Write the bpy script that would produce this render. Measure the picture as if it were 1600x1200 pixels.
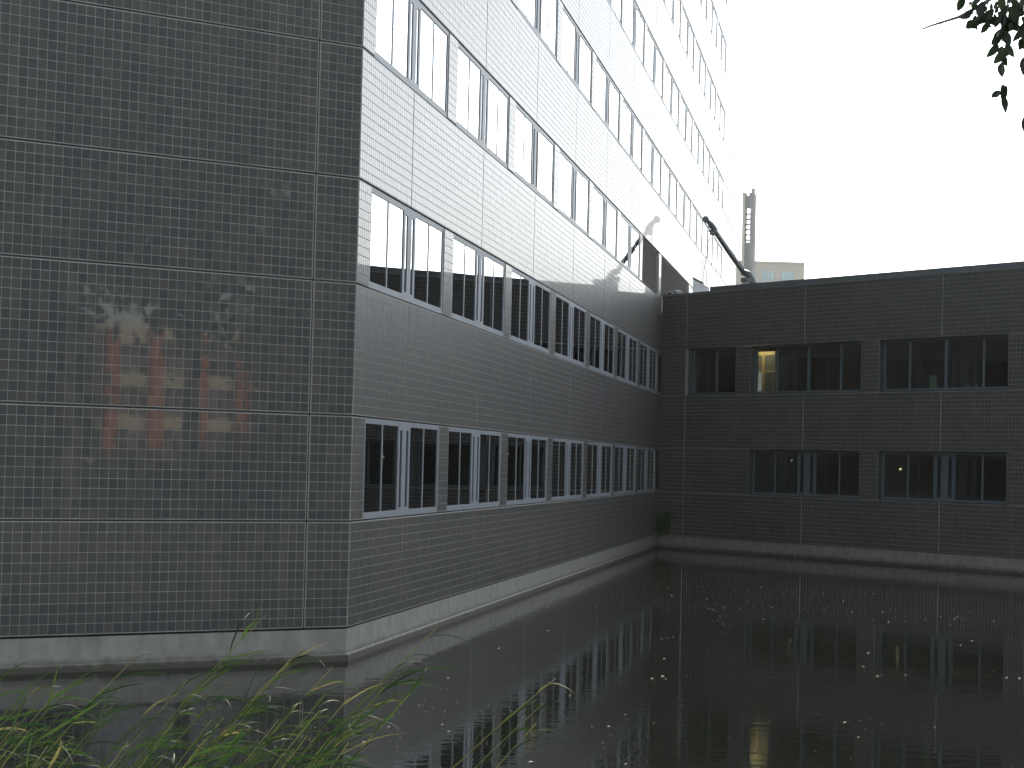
import bpy, math, random
import numpy as np
from mathutils import Matrix, Vector, Euler

for o in list(bpy.data.objects):
    bpy.data.objects.remove(o)
scene = bpy.context.scene
col = scene.collection
rad = math.radians

# ------------------------------------------------------------------ camera
CAM = np.array([7.6174, -30.5914, 3.0284])
RGT = np.array([0.98569, 0.166837, 0.024112])
UPV = np.array([-0.017509, -0.040934, 0.999008])
FWD = np.array([-0.167659, 0.985134, 0.037427])
FPX = 3270.15                               # focal length in pixels of a 1600 wide picture
cam = bpy.data.cameras.new('camera')
cam.sensor_fit = 'HORIZONTAL'; cam.sensor_width = 36; cam.lens = FPX / 1600 * 36
cam.clip_start = 0.1; cam.clip_end = 9000
cob = bpy.data.objects.new('camera', cam); col.objects.link(cob)
m = Matrix.Identity(4)
for i in range(3):
    m[i][0] = RGT[i]; m[i][1] = UPV[i]; m[i][2] = -FWD[i]; m[i][3] = CAM[i]
cob.matrix_world = m
scene.camera = cob

# ------------------------------------------------------------------ light
SUN_AZ, SUN_EL = -1.2, 34.0                  # azimuth from +Y towards +X
w = bpy.data.worlds.new('World'); scene.world = w; w.use_nodes = True
nt = w.node_tree
bg = nt.nodes['Background']
sky = nt.nodes.new('ShaderNodeTexSky'); sky.sky_type = 'NISHITA'
sky.sun_disc = False
sky.sun_elevation = rad(SUN_EL); sky.sun_rotation = rad(SUN_AZ)
sky.altitude = 0; sky.air_density = 1.0; sky.dust_density = 0.6; sky.ozone_density = 1.0
hs = nt.nodes.new('ShaderNodeHueSaturation'); hs.inputs['Saturation'].default_value = 0.36   # thin white haze
nt.links.new(sky.outputs[0], hs.inputs['Color']); nt.links.new(hs.outputs[0], bg.inputs[0])
bg.inputs[1].default_value = 0.15
sd = bpy.data.lights.new('sun', 'SUN'); sd.energy = 4.5; sd.angle = rad(0.5); sd.color = (1, 0.92, 0.8)
so = bpy.data.objects.new('sun', sd); col.objects.link(so)
tosun = Vector((math.sin(rad(SUN_AZ)) * math.cos(rad(SUN_EL)), math.cos(rad(SUN_AZ)) * math.cos(rad(SUN_EL)), math.sin(rad(SUN_EL))))
so.rotation_euler = tosun.to_track_quat('Z', 'Y').to_euler()
so.location = (0, -40, 60)
scene.view_settings.view_transform = 'Standard'; scene.view_settings.look = 'None'
scene.view_settings.gamma = 1.0; scene.view_settings.exposure = 1.7
scene.view_settings.use_curve_mapping = False
scene.render.engine = 'CYCLES'
scene.cycles.max_bounces = 8; scene.cycles.transparent_max_bounces = 16
scene.cycles.glossy_bounces = 5; scene.cycles.caustics_reflective = False

# ------------------------------------------------------------------ helpers
def at(u, v, D):
    """point seen at pixel (u, v) of the 1600x1200 picture, D metres deep"""
    return CAM + (FWD + RGT * ((u - 800) / FPX) + UPV * ((600 - v) / FPX)) * D

def project(P):
    d = np.asarray(P) - CAM
    z = d @ FWD
    return 800 + FPX * (d @ RGT) / z, 600 - FPX * (d @ UPV) / z, z

def tag(o, label=None, cat=None, group=None, kind=None):
    if label: o['label'] = label
    if cat: o['category'] = cat
    if group: o['group'] = group
    if kind: o['kind'] = kind
    return o

def empty(name, loc, label=None, cat=None, group=None, rz=0):
    o = bpy.data.objects.new(name, None); col.objects.link(o)
    o.location = loc; o.rotation_euler = (0, 0, rz); o.empty_display_size = 0.3
    return tag(o, label, cat, group)

def link(name, me, parent=None, loc=(0, 0, 0), rot=(0, 0, 0)):
    o = bpy.data.objects.new(name, me); col.objects.link(o)
    o.location = loc; o.rotation_euler = rot
    if parent: o.parent = parent
    return o

class MB:
    def __init__(self): self.v = []; self.f = []
    def box(self, a, b):
        x0, y0, z0 = a; x1, y1, z1 = b; n = len(self.v)
        self.v += [(x0, y0, z0), (x1, y0, z0), (x1, y1, z0), (x0, y1, z0), (x0, y0, z1), (x1, y0, z1), (x1, y1, z1), (x0, y1, z1)]
        self.f += [tuple(n + i for i in q) for q in ((0, 3, 2, 1), (4, 5, 6, 7), (0, 1, 5, 4), (1, 2, 6, 5), (2, 3, 7, 6), (3, 0, 4, 7))]
        return self
    def prism(self, poly, z0, z1):
        n = len(self.v); k = len(poly)
        self.v += [(x, y, z0) for x, y in poly] + [(x, y, z1) for x, y in poly]
        self.f += [tuple(range(n + k - 1, n - 1, -1)), tuple(range(n + k, n + 2 * k))]
        self.f += [(n + i, n + (i + 1) % k, n + k + (i + 1) % k, n + k + i) for i in range(k)]
        return self
    def tube(self, pts, radii, k=8, cap=True):
        pts = [Vector(p) for p in pts]; rings = []
        for i, p in enumerate(pts):
            d = (pts[min(i + 1, len(pts) - 1)] - pts[max(i - 1, 0)]).normalized()
            a = d.cross(Vector((0.31, 0.17, 0.93)) if abs(d.z) < 0.9 else Vector((1, 0, 0.1))).normalized(); b = d.cross(a)
            r = radii[i] if hasattr(radii, '__len__') else radii
            n = len(self.v); rings.append(n)
            for j in range(k):
                t = 2 * math.pi * j / k
                self.v.append(tuple(p + a * (r * math.cos(t)) + b * (r * math.sin(t))))
        for i in range(len(pts) - 1):
            for j in range(k):
                self.f.append((rings[i] + j, rings[i] + (j + 1) % k, rings[i + 1] + (j + 1) % k, rings[i + 1] + j))
        if cap:
            self.f += [tuple(rings[0] + j for j in range(k - 1, -1, -1)), tuple(rings[-1] + j for j in range(k))]
        return self
    def mesh(self, name, mat, smooth=False):
        me = bpy.data.meshes.new(name); me.from_pydata(self.v, [], self.f); me.update()
        me.materials.append(mat)
        if smooth: me.polygons.foreach_set('use_smooth', [True] * len(me.polygons))
        return me
    def build(self, name, mat, parent=None, loc=(0, 0, 0), rot=(0, 0, 0), smooth=False):
        return link(name, self.mesh(name, mat, smooth), parent, loc, rot)

def mesh_np(name, V, F, mat, smooth=False, attr=None):
    """V (n,3), F (m,4) quads"""
    me = bpy.data.meshes.new(name)
    V = np.ascontiguousarray(V, np.float32); F = np.ascontiguousarray(F, np.int32)
    me.vertices.add(len(V)); me.vertices.foreach_set('co', V.ravel())
    me.loops.add(F.size); me.loops.foreach_set('vertex_index', F.ravel())
    me.polygons.add(len(F)); me.polygons.foreach_set('loop_start', np.arange(len(F), dtype=np.int32) * F.shape[1])
    me.polygons.foreach_set('use_smooth', np.full(len(F), smooth))
    me.update(calc_edges=True)
    if attr is not None:
        a = me.attributes.new('tone', 'FLOAT', 'POINT'); a.data.foreach_set('value', np.ascontiguousarray(attr, np.float32))
    me.materials.append(mat)
    return me

# ------------------------------------------------------------------ materials
def new_mat(name):
    ma = bpy.data.materials.new(name); ma.use_nodes = True
    return ma, ma.node_tree, ma.node_tree.nodes['Principled BSDF']

def plain(name, c, rough=0.6, metal=0.0, var=0.12, scale=6.0, bump=0.0, spec=0.5):
    ma, t, p = new_mat(name)
    p.inputs['Roughness'].default_value = rough; p.inputs['Metallic'].default_value = metal
    p.inputs['Specular IOR Level'].default_value = spec
    tc = t.nodes.new('ShaderNodeTexCoord')
    no = t.nodes.new('ShaderNodeTexNoise'); no.inputs['Scale'].default_value = scale; no.inputs['Detail'].default_value = 6
    t.links.new(tc.outputs['Object'], no.inputs['Vector'])
    r = t.nodes.new('ShaderNodeValToRGB')
    r.color_ramp.elements[0].position = 0.3; r.color_ramp.elements[1].position = 0.7
    r.color_ramp.elements[0].color = (*[x * (1 - var) for x in c], 1); r.color_ramp.elements[1].color = (*[x * (1 + var) for x in c], 1)
    t.links.new(no.outputs['Fac'], r.inputs[0]); t.links.new(r.outputs[0], p.inputs['Base Color'])
    if bump:
        b = t.nodes.new('ShaderNodeBump'); b.inputs['Strength'].default_value = bump; b.inputs['Distance'].default_value = 0.01
        t.links.new(no.outputs['Fac'], b.inputs['Height']); t.links.new(b.outputs[0], p.inputs['Normal'])
    return ma

def math_node(t, op, a=None, b=None):
    n = t.nodes.new('ShaderNodeMath'); n.operation = op
    for i, x in enumerate((a, b)):
        if x is None: continue
        if isinstance(x, (int, float)): n.inputs[i].default_value = x
        else: t.links.new(x, n.inputs[i])
    return n.outputs[0]

def tile_material():
    ma, t, p = new_mat('glazed_tile')
    at_ = t.nodes.new('ShaderNodeAttribute'); at_.attribute_name = 'tone'
    oi = t.nodes.new('ShaderNodeObjectInfo')
    has = math_node(t, 'GREATER_THAN', at_.outputs['Fac'], 0.0005)
    inv = math_node(t, 'SUBTRACT', 1.0, has)
    tone = math_node(t, 'ADD', math_node(t, 'MULTIPLY', at_.outputs['Fac'], has), math_node(t, 'MULTIPLY', oi.outputs['Random'], inv))
    geo = t.nodes.new('ShaderNodeNewGeometry')
    no = t.nodes.new('ShaderNodeTexNoise'); no.inputs['Scale'].default_value = 0.35; no.inputs['Detail'].default_value = 4
    t.links.new(geo.outputs['Position'], no.inputs['Vector'])
    f = math_node(t, 'ADD', math_node(t, 'MULTIPLY', tone, 0.7), math_node(t, 'MULTIPLY', no.outputs['Fac'], 0.5))
    r = t.nodes.new('ShaderNodeValToRGB')
    e = r.color_ramp.elements
    e[0].position = 0.1; e[0].color = (0.048, 0.053, 0.053, 1); e[1].position = 1.1; e[1].color = (0.080, 0.077, 0.072, 1)
    t.links.new(f, r.inputs[0])
    # vertical rain streaks, thin film of dirt
    mp = t.nodes.new('ShaderNodeMapping'); mp.inputs['Scale'].default_value = (3.2, 3.2, 0.16)
    t.links.new(geo.outputs['Position'], mp.inputs['Vector'])
    st = t.nodes.new('ShaderNodeTexNoise'); st.inputs['Scale'].default_value = 1.0; st.inputs['Detail'].default_value = 5; st.inputs['Roughness'].default_value = 0.65
    t.links.new(mp.outputs[0], st.inputs['Vector'])
    sr = t.nodes.new('ShaderNodeMapRange'); sr.inputs['From Min'].default_value = 0.52; sr.inputs['From Max'].default_value = 0.78
    sr.inputs['To Min'].default_value = 0.0; sr.inputs['To Max'].default_value = 0.35
    t.links.new(st.outputs['Fac'], sr.inputs['Value'])
    mx = t.nodes.new('ShaderNodeMixRGB'); mx.inputs['Color2'].default_value = (0.15, 0.135, 0.11, 1)
    t.links.new(sr.outputs[0], mx.inputs['Fac']); t.links.new(r.outputs[0], mx.inputs['Color1'])
    t.links.new(mx.outputs[0], p.inputs['Base Color'])
    rr = math_node(t, 'ADD', math_node(t, 'MULTIPLY', sr.outputs[0], 0.05), math_node(t, 'ADD', 0.016, math_node(t, 'MULTIPLY', tone, 0.012)))
    t.links.new(rr, p.inputs['Coat Roughness'])
    p.inputs['Coat Weight'].default_value = 0.20; p.inputs['Coat IOR'].default_value = 2.2
    p.inputs['Roughness'].default_value = 0.45
    p.inputs['IOR'].default_value = 1.5; p.inputs['Specular IOR Level'].default_value = 0.18
    return ma

def glass_material(name, tint, ior=1.52, wob=0.0):
    ma = bpy.data.materials.new(name); ma.use_nodes = True; t = ma.node_tree
    t.nodes.remove(t.nodes['Principled BSDF'])
    out = t.nodes['Material Output']
    fr = t.nodes.new('ShaderNodeFresnel'); fr.inputs['IOR'].default_value = ior
    tr = t.nodes.new('ShaderNodeBsdfTransparent'); tr.inputs[0].default_value = (*tint, 1)
    gl = t.nodes.new('ShaderNodeBsdfGlossy'); gl.inputs['Roughness'].default_value = 0.0
    gl.inputs[0].default_value = (0.95, 0.98, 1.0, 1)
    if wob:
        geo = t.nodes.new('ShaderNodeNewGeometry')
        no = t.nodes.new('ShaderNodeTexNoise'); no.inputs['Scale'].default_value = 0.55; no.inputs['Detail'].default_value = 1
        t.links.new(geo.outputs['Position'], no.inputs['Vector'])
        b = t.nodes.new('ShaderNodeBump'); b.inputs['Strength'].default_value = 1.0; b.inputs['Distance'].default_value = wob
        t.links.new(no.outputs['Fac'], b.inputs['Height'])
        t.links.new(b.outputs[0], gl.inputs['Normal'])
    mx = t.nodes.new('ShaderNodeMixShader')
    bf = t.nodes.new('ShaderNodeNewGeometry')           # inner faces of the pane only let light through
    fac = math_node(t, 'MULTIPLY', math_node(t, 'MINIMUM', math_node(t, 'MULTIPLY', fr.outputs[0], 1.6), 0.97), math_node(t, 'SUBTRACT', 1.0, bf.outputs['Backfacing']))
    t.links.new(fac, mx.inputs[0]); t.links.new(tr.outputs[0], mx.inputs[1]); t.links.new(gl.outputs[0], mx.inputs[2])
    t.links.new(mx.outputs[0], out.inputs[0])
    return ma

def plinth_material():
    ma, t, p = new_mat('plinth_concrete')
    geo = t.nodes.new('ShaderNodeNewGeometry')
    sep = t.nodes.new('ShaderNodeSeparateXYZ'); t.links.new(geo.outputs['Position'], sep.inputs[0])
    n1 = t.nodes.new('ShaderNodeTexNoise'); n1.inputs['Scale'].default_value = 3.5; n1.inputs['Detail'].default_value = 9; n1.inputs['Roughness'].default_value = 0.65
    t.links.new(geo.outputs['Position'], n1.inputs['Vector'])
    mp = t.nodes.new('ShaderNodeMapping'); mp.inputs['Scale'].default_value = (5, 5, 0.8); t.links.new(geo.outputs['Position'], mp.inputs['Vector'])
    n2 = t.nodes.new('ShaderNodeTexNoise'); n2.inputs['Scale'].default_value = 1; n2.inputs['Detail'].default_value = 6
    t.links.new(mp.outputs[0], n2.inputs['Vector'])
    r = t.nodes.new('ShaderNodeValToRGB'); e = r.color_ramp.elements
    e[0].position = 0.25; e[0].color = (0.135, 0.13, 0.114, 1); e[1].position = 0.75; e[1].color = (0.30, 0.29, 0.262, 1)
    t.links.new(math_node(t, 'ADD', math_node(t, 'MULTIPLY', n1.outputs['Fac'], 0.55), math_node(t, 'MULTIPLY', n2.outputs['Fac'], 0.45)), r.inputs[0])
    # tide mark: algae and wet concrete along the water line
    h = math_node(t, 'ADD', sep.outputs['Z'], math_node(t, 'MULTIPLY', math_node(t, 'SUBTRACT', n2.outputs['Fac'], 0.5), -0.22))
    mr = t.nodes.new('ShaderNodeMapRange'); mr.inputs['From Min'].default_value = 0.06; mr.inputs['From Max'].default_value = 0.19
    mr.inputs['To Min'].default_value = 0.92; mr.inputs['To Max'].default_value = 0.0
    t.links.new(h, mr.inputs['Value'])
    mx = t.nodes.new('ShaderNodeMixRGB'); mx.inputs['Color2'].default_value = (0.045, 0.042, 0.028, 1)
    t.links.new(mr.outputs[0], mx.inputs['Fac']); t.links.new(r.outputs[0], mx.inputs['Color1']); t.links.new(mx.outputs[0], p.inputs['Base Color'])
    p.inputs['Roughness'].default_value = 0.75
    b = t.nodes.new('ShaderNodeBump'); b.inputs['Strength'].default_value = 0.5; b.inputs['Distance'].default_value = 0.008
    t.links.new(n1.outputs['Fac'], b.inputs['Height']); t.links.new(b.outputs[0], p.inputs['Normal'])
    return ma

def water_material():
    ma, t, p = new_mat('pond_water')
    p.inputs['Base Color'].default_value = (0.0045, 0.0055, 0.0042, 1)
    p.inputs['Roughness'].default_value = 0.03; p.inputs['IOR'].default_value = 1.333
    geo = t.nodes.new('ShaderNodeNewGeometry')
    mp = t.nodes.new('ShaderNodeMapping'); mp.inputs['Scale'].default_value = (1.5, 2.6, 1); mp.inputs['Rotation'].default_value = (0, 0, rad(8))
    t.links.new(geo.outputs['Position'], mp.inputs['Vector'])
    n1 = t.nodes.new('ShaderNodeTexNoise'); n1.inputs['Scale'].default_value = 1.6; n1.inputs['Detail'].default_value = 3
    t.links.new(mp.outputs[0], n1.inputs['Vector'])
    n2 = t.nodes.new('ShaderNodeTexNoise'); n2.inputs['Scale'].default_value = 0.12; n2.inputs['Detail'].default_value = 3
    t.links.new(geo.outputs['Position'], n2.inputs['Vector'])
    mr = t.nodes.new('ShaderNodeMapRange'); mr.inputs['From Min'].default_value = 0.35; mr.inputs['From Max'].default_value = 0.7
    mr.inputs['To Min'].default_value = 0.3; mr.inputs['To Max'].default_value = 1.2
    t.links.new(n2.outputs['Fac'], mr.inputs['Value'])
    b = t.nodes.new('ShaderNodeBump'); b.inputs['Strength'].default_value = 1.0; b.inputs['Distance'].default_value = 0.0032
    t.links.new(math_node(t, 'MULTIPLY', n1.outputs['Fac'], mr.outputs[0]), b.inputs['Height']); t.links.new(b.outputs[0], p.inputs['Normal'])
    return ma

def leaf_material(name, c0, c1, trans=0.45):
    ma = bpy.data.materials.new(name); ma.use_nodes = True; t = ma.node_tree
    p = t.nodes['Principled BSDF']; out = t.nodes['Material Output']
    geo = t.nodes.new('ShaderNodeNewGeometry'); oi = t.nodes.new('ShaderNodeObjectInfo')
    f = math_node(t, 'FRACT', math_node(t, 'ADD', geo.outputs['Random Per Island'], oi.outputs['Random']))
    r = t.nodes.new('ShaderNodeValToRGB'); r.color_ramp.elements[0].color = (*c0, 1); r.color_ramp.elements[1].color = (*c1, 1)
    t.links.new(f, r.inputs[0]); t.links.new(r.outputs[0], p.inputs['Base Color'])
    p.inputs['Roughness'].default_value = 0.7; p.inputs['Specular IOR Level'].default_value = 0.15
    tr = t.nodes.new('ShaderNodeBsdfTranslucent'); t.links.new(r.outputs[0], tr.inputs[0])
    mx = t.nodes.new('ShaderNodeMixShader'); mx.inputs[0].default_value = trans
    t.links.new(p.outputs[0], mx.inputs[1]); t.links.new(tr.outputs[0], mx.inputs[2]); t.links.new(mx.outputs[0], out.inputs[0])
    return ma

def emitter(name, c, s):
    ma, t, p = new_mat(name)
    p.inputs['Base Color'].default_value = (*c, 1); p.inputs['Emission Color'].default_value = (*c, 1); p.inputs['Emission Strength'].default_value = s
    return ma

M = dict(
    tile=tile_material(),
    grout=plain('grout', (0.255, 0.25, 0.233), 0.85, var=0.2, scale=2.0),
    plinth=plinth_material(),
    frame=plain('window_aluminium', (0.19, 0.212, 0.228), 0.55, 0.0, var=0.06, scale=3, spec=0.25),
    frame_wing=plain('dark_window_aluminium', (0.10, 0.14, 0.155), 0.4, 0.2, var=0.08, scale=3),
    glass=glass_material('tower_glass', (0.42, 0.47, 0.47), 1.55, wob=0.0011),
    glass_wing=glass_material('wing_glass', (0.62, 0.68, 0.66), 1.5, wob=0.0008),
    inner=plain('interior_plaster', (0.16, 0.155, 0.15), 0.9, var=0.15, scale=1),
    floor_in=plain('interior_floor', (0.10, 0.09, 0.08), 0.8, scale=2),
    curtain=plain('curtain_fabric', (0.34, 0.35, 0.33), 0.9, var=0.1, scale=8),
    wood=plain('pale_timber', (0.52, 0.40, 0.22), 0.6, var=0.12, scale=5),
    gasket=plain('joint_gasket', (0.012, 0.012, 0.012), 0.8),
    casing=plain('dark_reveal_metal', (0.022, 0.030, 0.032), 0.5, 0.1),
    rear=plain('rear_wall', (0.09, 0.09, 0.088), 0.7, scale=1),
    roof=plain('roof_gravel', (0.18, 0.175, 0.165), 0.95, var=0.3, scale=9, bump=0.5),
    coping=plain('coping_metal', (0.16, 0.185, 0.20), 0.42, 0.35, var=0.12, scale=1.5),
    louvre=plain('louvre_metal', (0.045, 0.045, 0.045), 0.5, 0.2, scale=3),
    steel=plain('crane_steel', (0.055, 0.06, 0.065), 0.5, 0.3, var=0.25, scale=7),
    galv=plain('galvanised_sheet', (0.42, 0.44, 0.46), 0.45, 0.5, var=0.15, scale=4),
    grill=plain('dark_grille', (0.03, 0.03, 0.032), 0.6),
    white_metal=plain('painted_casing', (0.55, 0.55, 0.53), 0.5, var=0.1, scale=5),
    far_concrete=plain('distant_concrete', (0.33, 0.31, 0.265), 0.9, var=0.06, scale=0.15),
    far_conc2=plain('distant_tower_concrete', (0.17, 0.175, 0.175), 0.9, var=0.08, scale=0.3),
    far_glass=plain('distant_window_glass', (0.20, 0.29, 0.31), 0.25, var=0.1, scale=0.4),
    orange=plain('orange_brick', (0.52, 0.15, 0.055), 0.85, var=0.18, scale=4),
    cream=plain('cream_render', (0.62, 0.52, 0.34), 0.85, var=0.08, scale=2),
    brickwall=plain('brown_brick_wall', (0.20, 0.11, 0.07), 0.9, var=0.15, scale=3),
    dark_glass=plain('dark_pane', (0.03, 0.035, 0.04), 0.15),
    bark=plain('bark', (0.10, 0.08, 0.06), 0.9, var=0.35, scale=14, bump=0.6),
    leaf=leaf_material('broad_leaf', (0.035, 0.07, 0.018), (0.07, 0.115, 0.03), 0.35),
    leaf_silhouette=leaf_material('silhouette_leaf', (0.012, 0.018, 0.012), (0.025, 0.034, 0.015), 0.06),  # darker copy of the leaf colour, backlit silhouette painted in
    twig=plain('twig_bark', (0.09, 0.085, 0.09), 0.8),
    reed_leaf=leaf_material('reed_leaf', (0.009, 0.026, 0.008), (0.032, 0.060, 0.015), 0.33),
    reed_stem=leaf_material('reed_stem', (0.07, 0.10, 0.025), (0.24, 0.22, 0.075), 0.3),
    reed_dry=leaf_material('dry_reed_leaf', (0.06, 0.065, 0.022), (0.13, 0.115, 0.045), 0.35),
    weed=leaf_material('weed_leaf', (0.02, 0.05, 0.012), (0.04, 0.09, 0.02), 0.3),
    water=water_material(),
    ground=plain('bank_soil_and_turf', (0.045, 0.05, 0.022), 0.95, var=0.4, scale=0.6),
    debris=leaf_material('floating_flecks', (0.008, 0.009, 0.007), (0.095, 0.095, 0.082), 0.0),
    lamp=emitter('lamp_glow', (1.0, 0.86, 0.5), 0.5),
    ceiling_lamp=emitter('added_lamp_glow', (1.0, 0.82, 0.45), 9.0),  # glow of the strip lamp added over the timber screen
    green_box=plain('green_white_carton', (0.45, 0.58, 0.44), 0.6, scale=12),
    cup=plain('white_ceramic', (0.6, 0.6, 0.58), 0.35),
)

# ------------------------------------------------------------------ ground, pond
POND = [(-22, -16), (-12, -23), (-2, -26.5), (8, -26.5), (15, -23), (21, -14), (26, 2), (31, 18), (44, 40), (24, 74), (-22, 74), (-34, 20)]
def ring(poly, k, z, jit=0, seed=1):
    c = np.mean(np.array(poly), 0); rnd = random.Random(seed); out = []
    for x, y in poly:
        d = np.array([x, y]) - c; n = np.linalg.norm(d); q = c + d * (1 + k / n)
        out.append((q[0] + rnd.uniform(-jit, jit), q[1] + rnd.uniform(-jit, jit), z))
    return out
def subdiv(poly, n=6):
    out = []
    for i in range(len(poly)):
        a = np.array(poly[i]); b = np.array(poly[(i + 1) % len(poly)])
        out += [tuple(a + (b - a) * j / n) for j in range(n)]
    return out
pp = subdiv(POND)
rings = [ring(pp, -0.6, -0.6), ring(pp, 0, 0.0, 0.12, 2), ring(pp, 1.2, 0.75, 0.15, 3), ring(pp, 2.8, 1.3, 0.3, 4), ring(pp, 12, 1.4), ring(pp, 80, 1.4), ring(pp, 6000, 1.4)]
V = np.array(sum(rings, [])); n = len(pp); F = []
for k in range(len(rings) - 1):
    for i in range(n):
        F.append((k * n + i, k * n + (i + 1) % n, (k + 1) * n + (i + 1) % n, (k + 1) * n + i))
F = np.array(F)[:, ::-1]
tag(link('ground', mesh_np('ground', V, F, M['ground'], True)), kind='structure')
wm = MB(); wm.v = [(-50, -40, 0), (60, -40, 0), (60, 84, 0), (-50, 84, 0)]; wm.f = [(0, 1, 2, 3)]
tag(wm.build('pond_water', M['water']), kind='structure')

# ------------------------------------------------------------------ tiled facades
TP = 0.1385; GR = 0.0088; GV = 0.013; BORD = 0.011
rng = np.random.default_rng(7)
class Face:
    """a vertical wall plane: x along it, y inward, z up"""
    def __init__(s, origin, ang):
        s.o = np.array(origin, float); s.a = ang; s.u = np.array([math.cos(ang), math.sin(ang), 0]); s.n = np.array([-math.sin(ang), math.cos(ang), 0])
    def w(s, x, y, z):
        return s.o + s.u * x + s.n * y + np.array([0, 0, z])
panel_cache = {}
class Building:
    def __init__(s, root):
        s.root = root; s.V = []; s.T = []; s.cand = []
    def panel(s, F, x0, x1, z0, z1, i0=GV, i1=GV, pick=False, thick=0.14, name='panel'):
        x0 += i0; x1 -= i1; z0 += GV; z1 -= GV
        wd, h = x1 - x0, z1 - z0
        key = (round(wd, 3), round(h, 3), thick)
        if key not in panel_cache:
            panel_cache[key] = MB().box((0, 0, 0), (wd, thick, h)).mesh('panel', M['grout'])
        po = link(name, panel_cache[key], s.root, Vector(F.w(x0, 0, z0)) - s.root.location, (0, 0, F.a))
        nx = max(1, round((wd - 2 * BORD) / TP)); nz = max(1, round((h - 2 * BORD) / TP))
        px = (wd - 2 * BORD) / nx; pz = (h - 2 * BORD) / nz
        X, Z = np.meshgrid(BORD + px * np.arange(nx), BORD + pz * np.arange(nz))
        X = X.ravel(); Z = Z.ravel()
        if pick:
            for xx, zz in zip(X, Z): s.cand.append((F, po, x0, z0, xx, zz, px, pz))
        else:
            s.add(F, x0 + X, z0 + Z, px, pz)
        return po
    def add(s, F, X, Z, px, pz):
        k = len(X); g = GR / 2; b = 0.0012
        cx = np.array([g, px - g, px - g, g]); cz = np.array([g, g, pz - g, pz - g])
        sx = np.array([1, -1, -1, 1]) * b; sz = np.array([1, 1, -1, -1]) * b
        tx = rng.normal(0, 0.00022, k); tz = rng.normal(0, 0.00022, k); dp = rng.normal(0, 0.0003, k)
        lx = np.concatenate([np.tile(cx, (k, 1)), np.tile(cx + sx, (k, 1))], 1)
        lz = np.concatenate([np.tile(cz, (k, 1)), np.tile(cz + sz, (k, 1))], 1)
        y = np.concatenate([np.full((k, 4), 0.001), -0.0042 + dp[:, None] + tx[:, None] * (cx + sx - px / 2) + tz[:, None] * (cz + sz - pz / 2)], 1)
        Xw = X[:, None] + lx; Zw = Z[:, None] + lz
        P = F.o + Xw[..., None] * F.u + y[..., None] * F.n + Zw[..., None] * np.array([0, 0, 1.0])
        s.V.append(P.reshape(-1, 3)); s.T.append(np.repeat(rng.uniform(0.002, 1, k), 8))
    def finish(s, limit=300):
        # the tiles that show largest become objects of their own, the others one field
        sc = []
        for c in s.cand:
            F, po, x0, z0, xx, zz, px, pz = c
            P = [F.w(x0 + xx + a, 0, z0 + zz + b) for a, b in ((0, 0), (px, 0), (px, pz), (0, pz))]
            q = [project(p)[:2] for p in P]
            inside = all(4 < u < 1596 and 4 < v < 1196 for u, v in q)
            ar = 0.5 * abs(sum(q[i][0] * q[(i + 1) % 4][1] - q[(i + 1) % 4][0] * q[i][1] for i in range(4)))
            sc.append(ar if inside else 0)
        order = np.argsort(sc)[::-1]; single = set(order[:limit].tolist())
        meshes = {}
        for i, c in enumerate(s.cand):
            F, po, x0, z0, xx, zz, px, pz = c
            if i in single:
                key = (round(px, 4), round(pz, 4))
                if key not in meshes:
                    g = GR / 2; b = 0.0012; hx, hz = px / 2 - g, pz / 2 - g; mb = MB()
                    mb.v = [(-hx, 0.001, -hz), (hx, 0.001, -hz), (hx, 0.001, hz), (-hx, 0.001, hz), (-hx + b, -0.0042, -hz + b), (hx - b, -0.0042, -hz + b), (hx - b, -0.0042, hz - b), (-hx + b, -0.0042, hz - b)]
                    mb.f = [(4, 5, 6, 7), (0, 1, 5, 4), (1, 2, 6, 5), (2, 3, 7, 6), (3, 0, 4, 7)]
                    meshes[key] = mb.mesh('tile', M['tile'])
                link('tile', meshes[key], po, (xx + px / 2, 0, zz + pz / 2), (rng.normal(0, 0.00022), 0, rng.normal(0, 0.00022)))
            else:
                s.add(F, np.array([x0 + xx]), np.array([z0 + zz]), px, pz)
        V = np.concatenate(s.V) - np.array(s.root.location); T = np.concatenate(s.T); k = len(V) // 8
        q = np.array([(4, 5, 6, 7), (0, 1, 5, 4), (1, 2, 6, 5), (2, 3, 7, 6), (3, 0, 4, 7)])
        Fq = (np.arange(k)[:, None, None] * 8 + q[None]).reshape(-1, 4)
        o = link('tiles', mesh_np('tiles', V, Fq, M['tile'], False, T), s.root)
        tag(o, kind='stuff')

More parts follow.
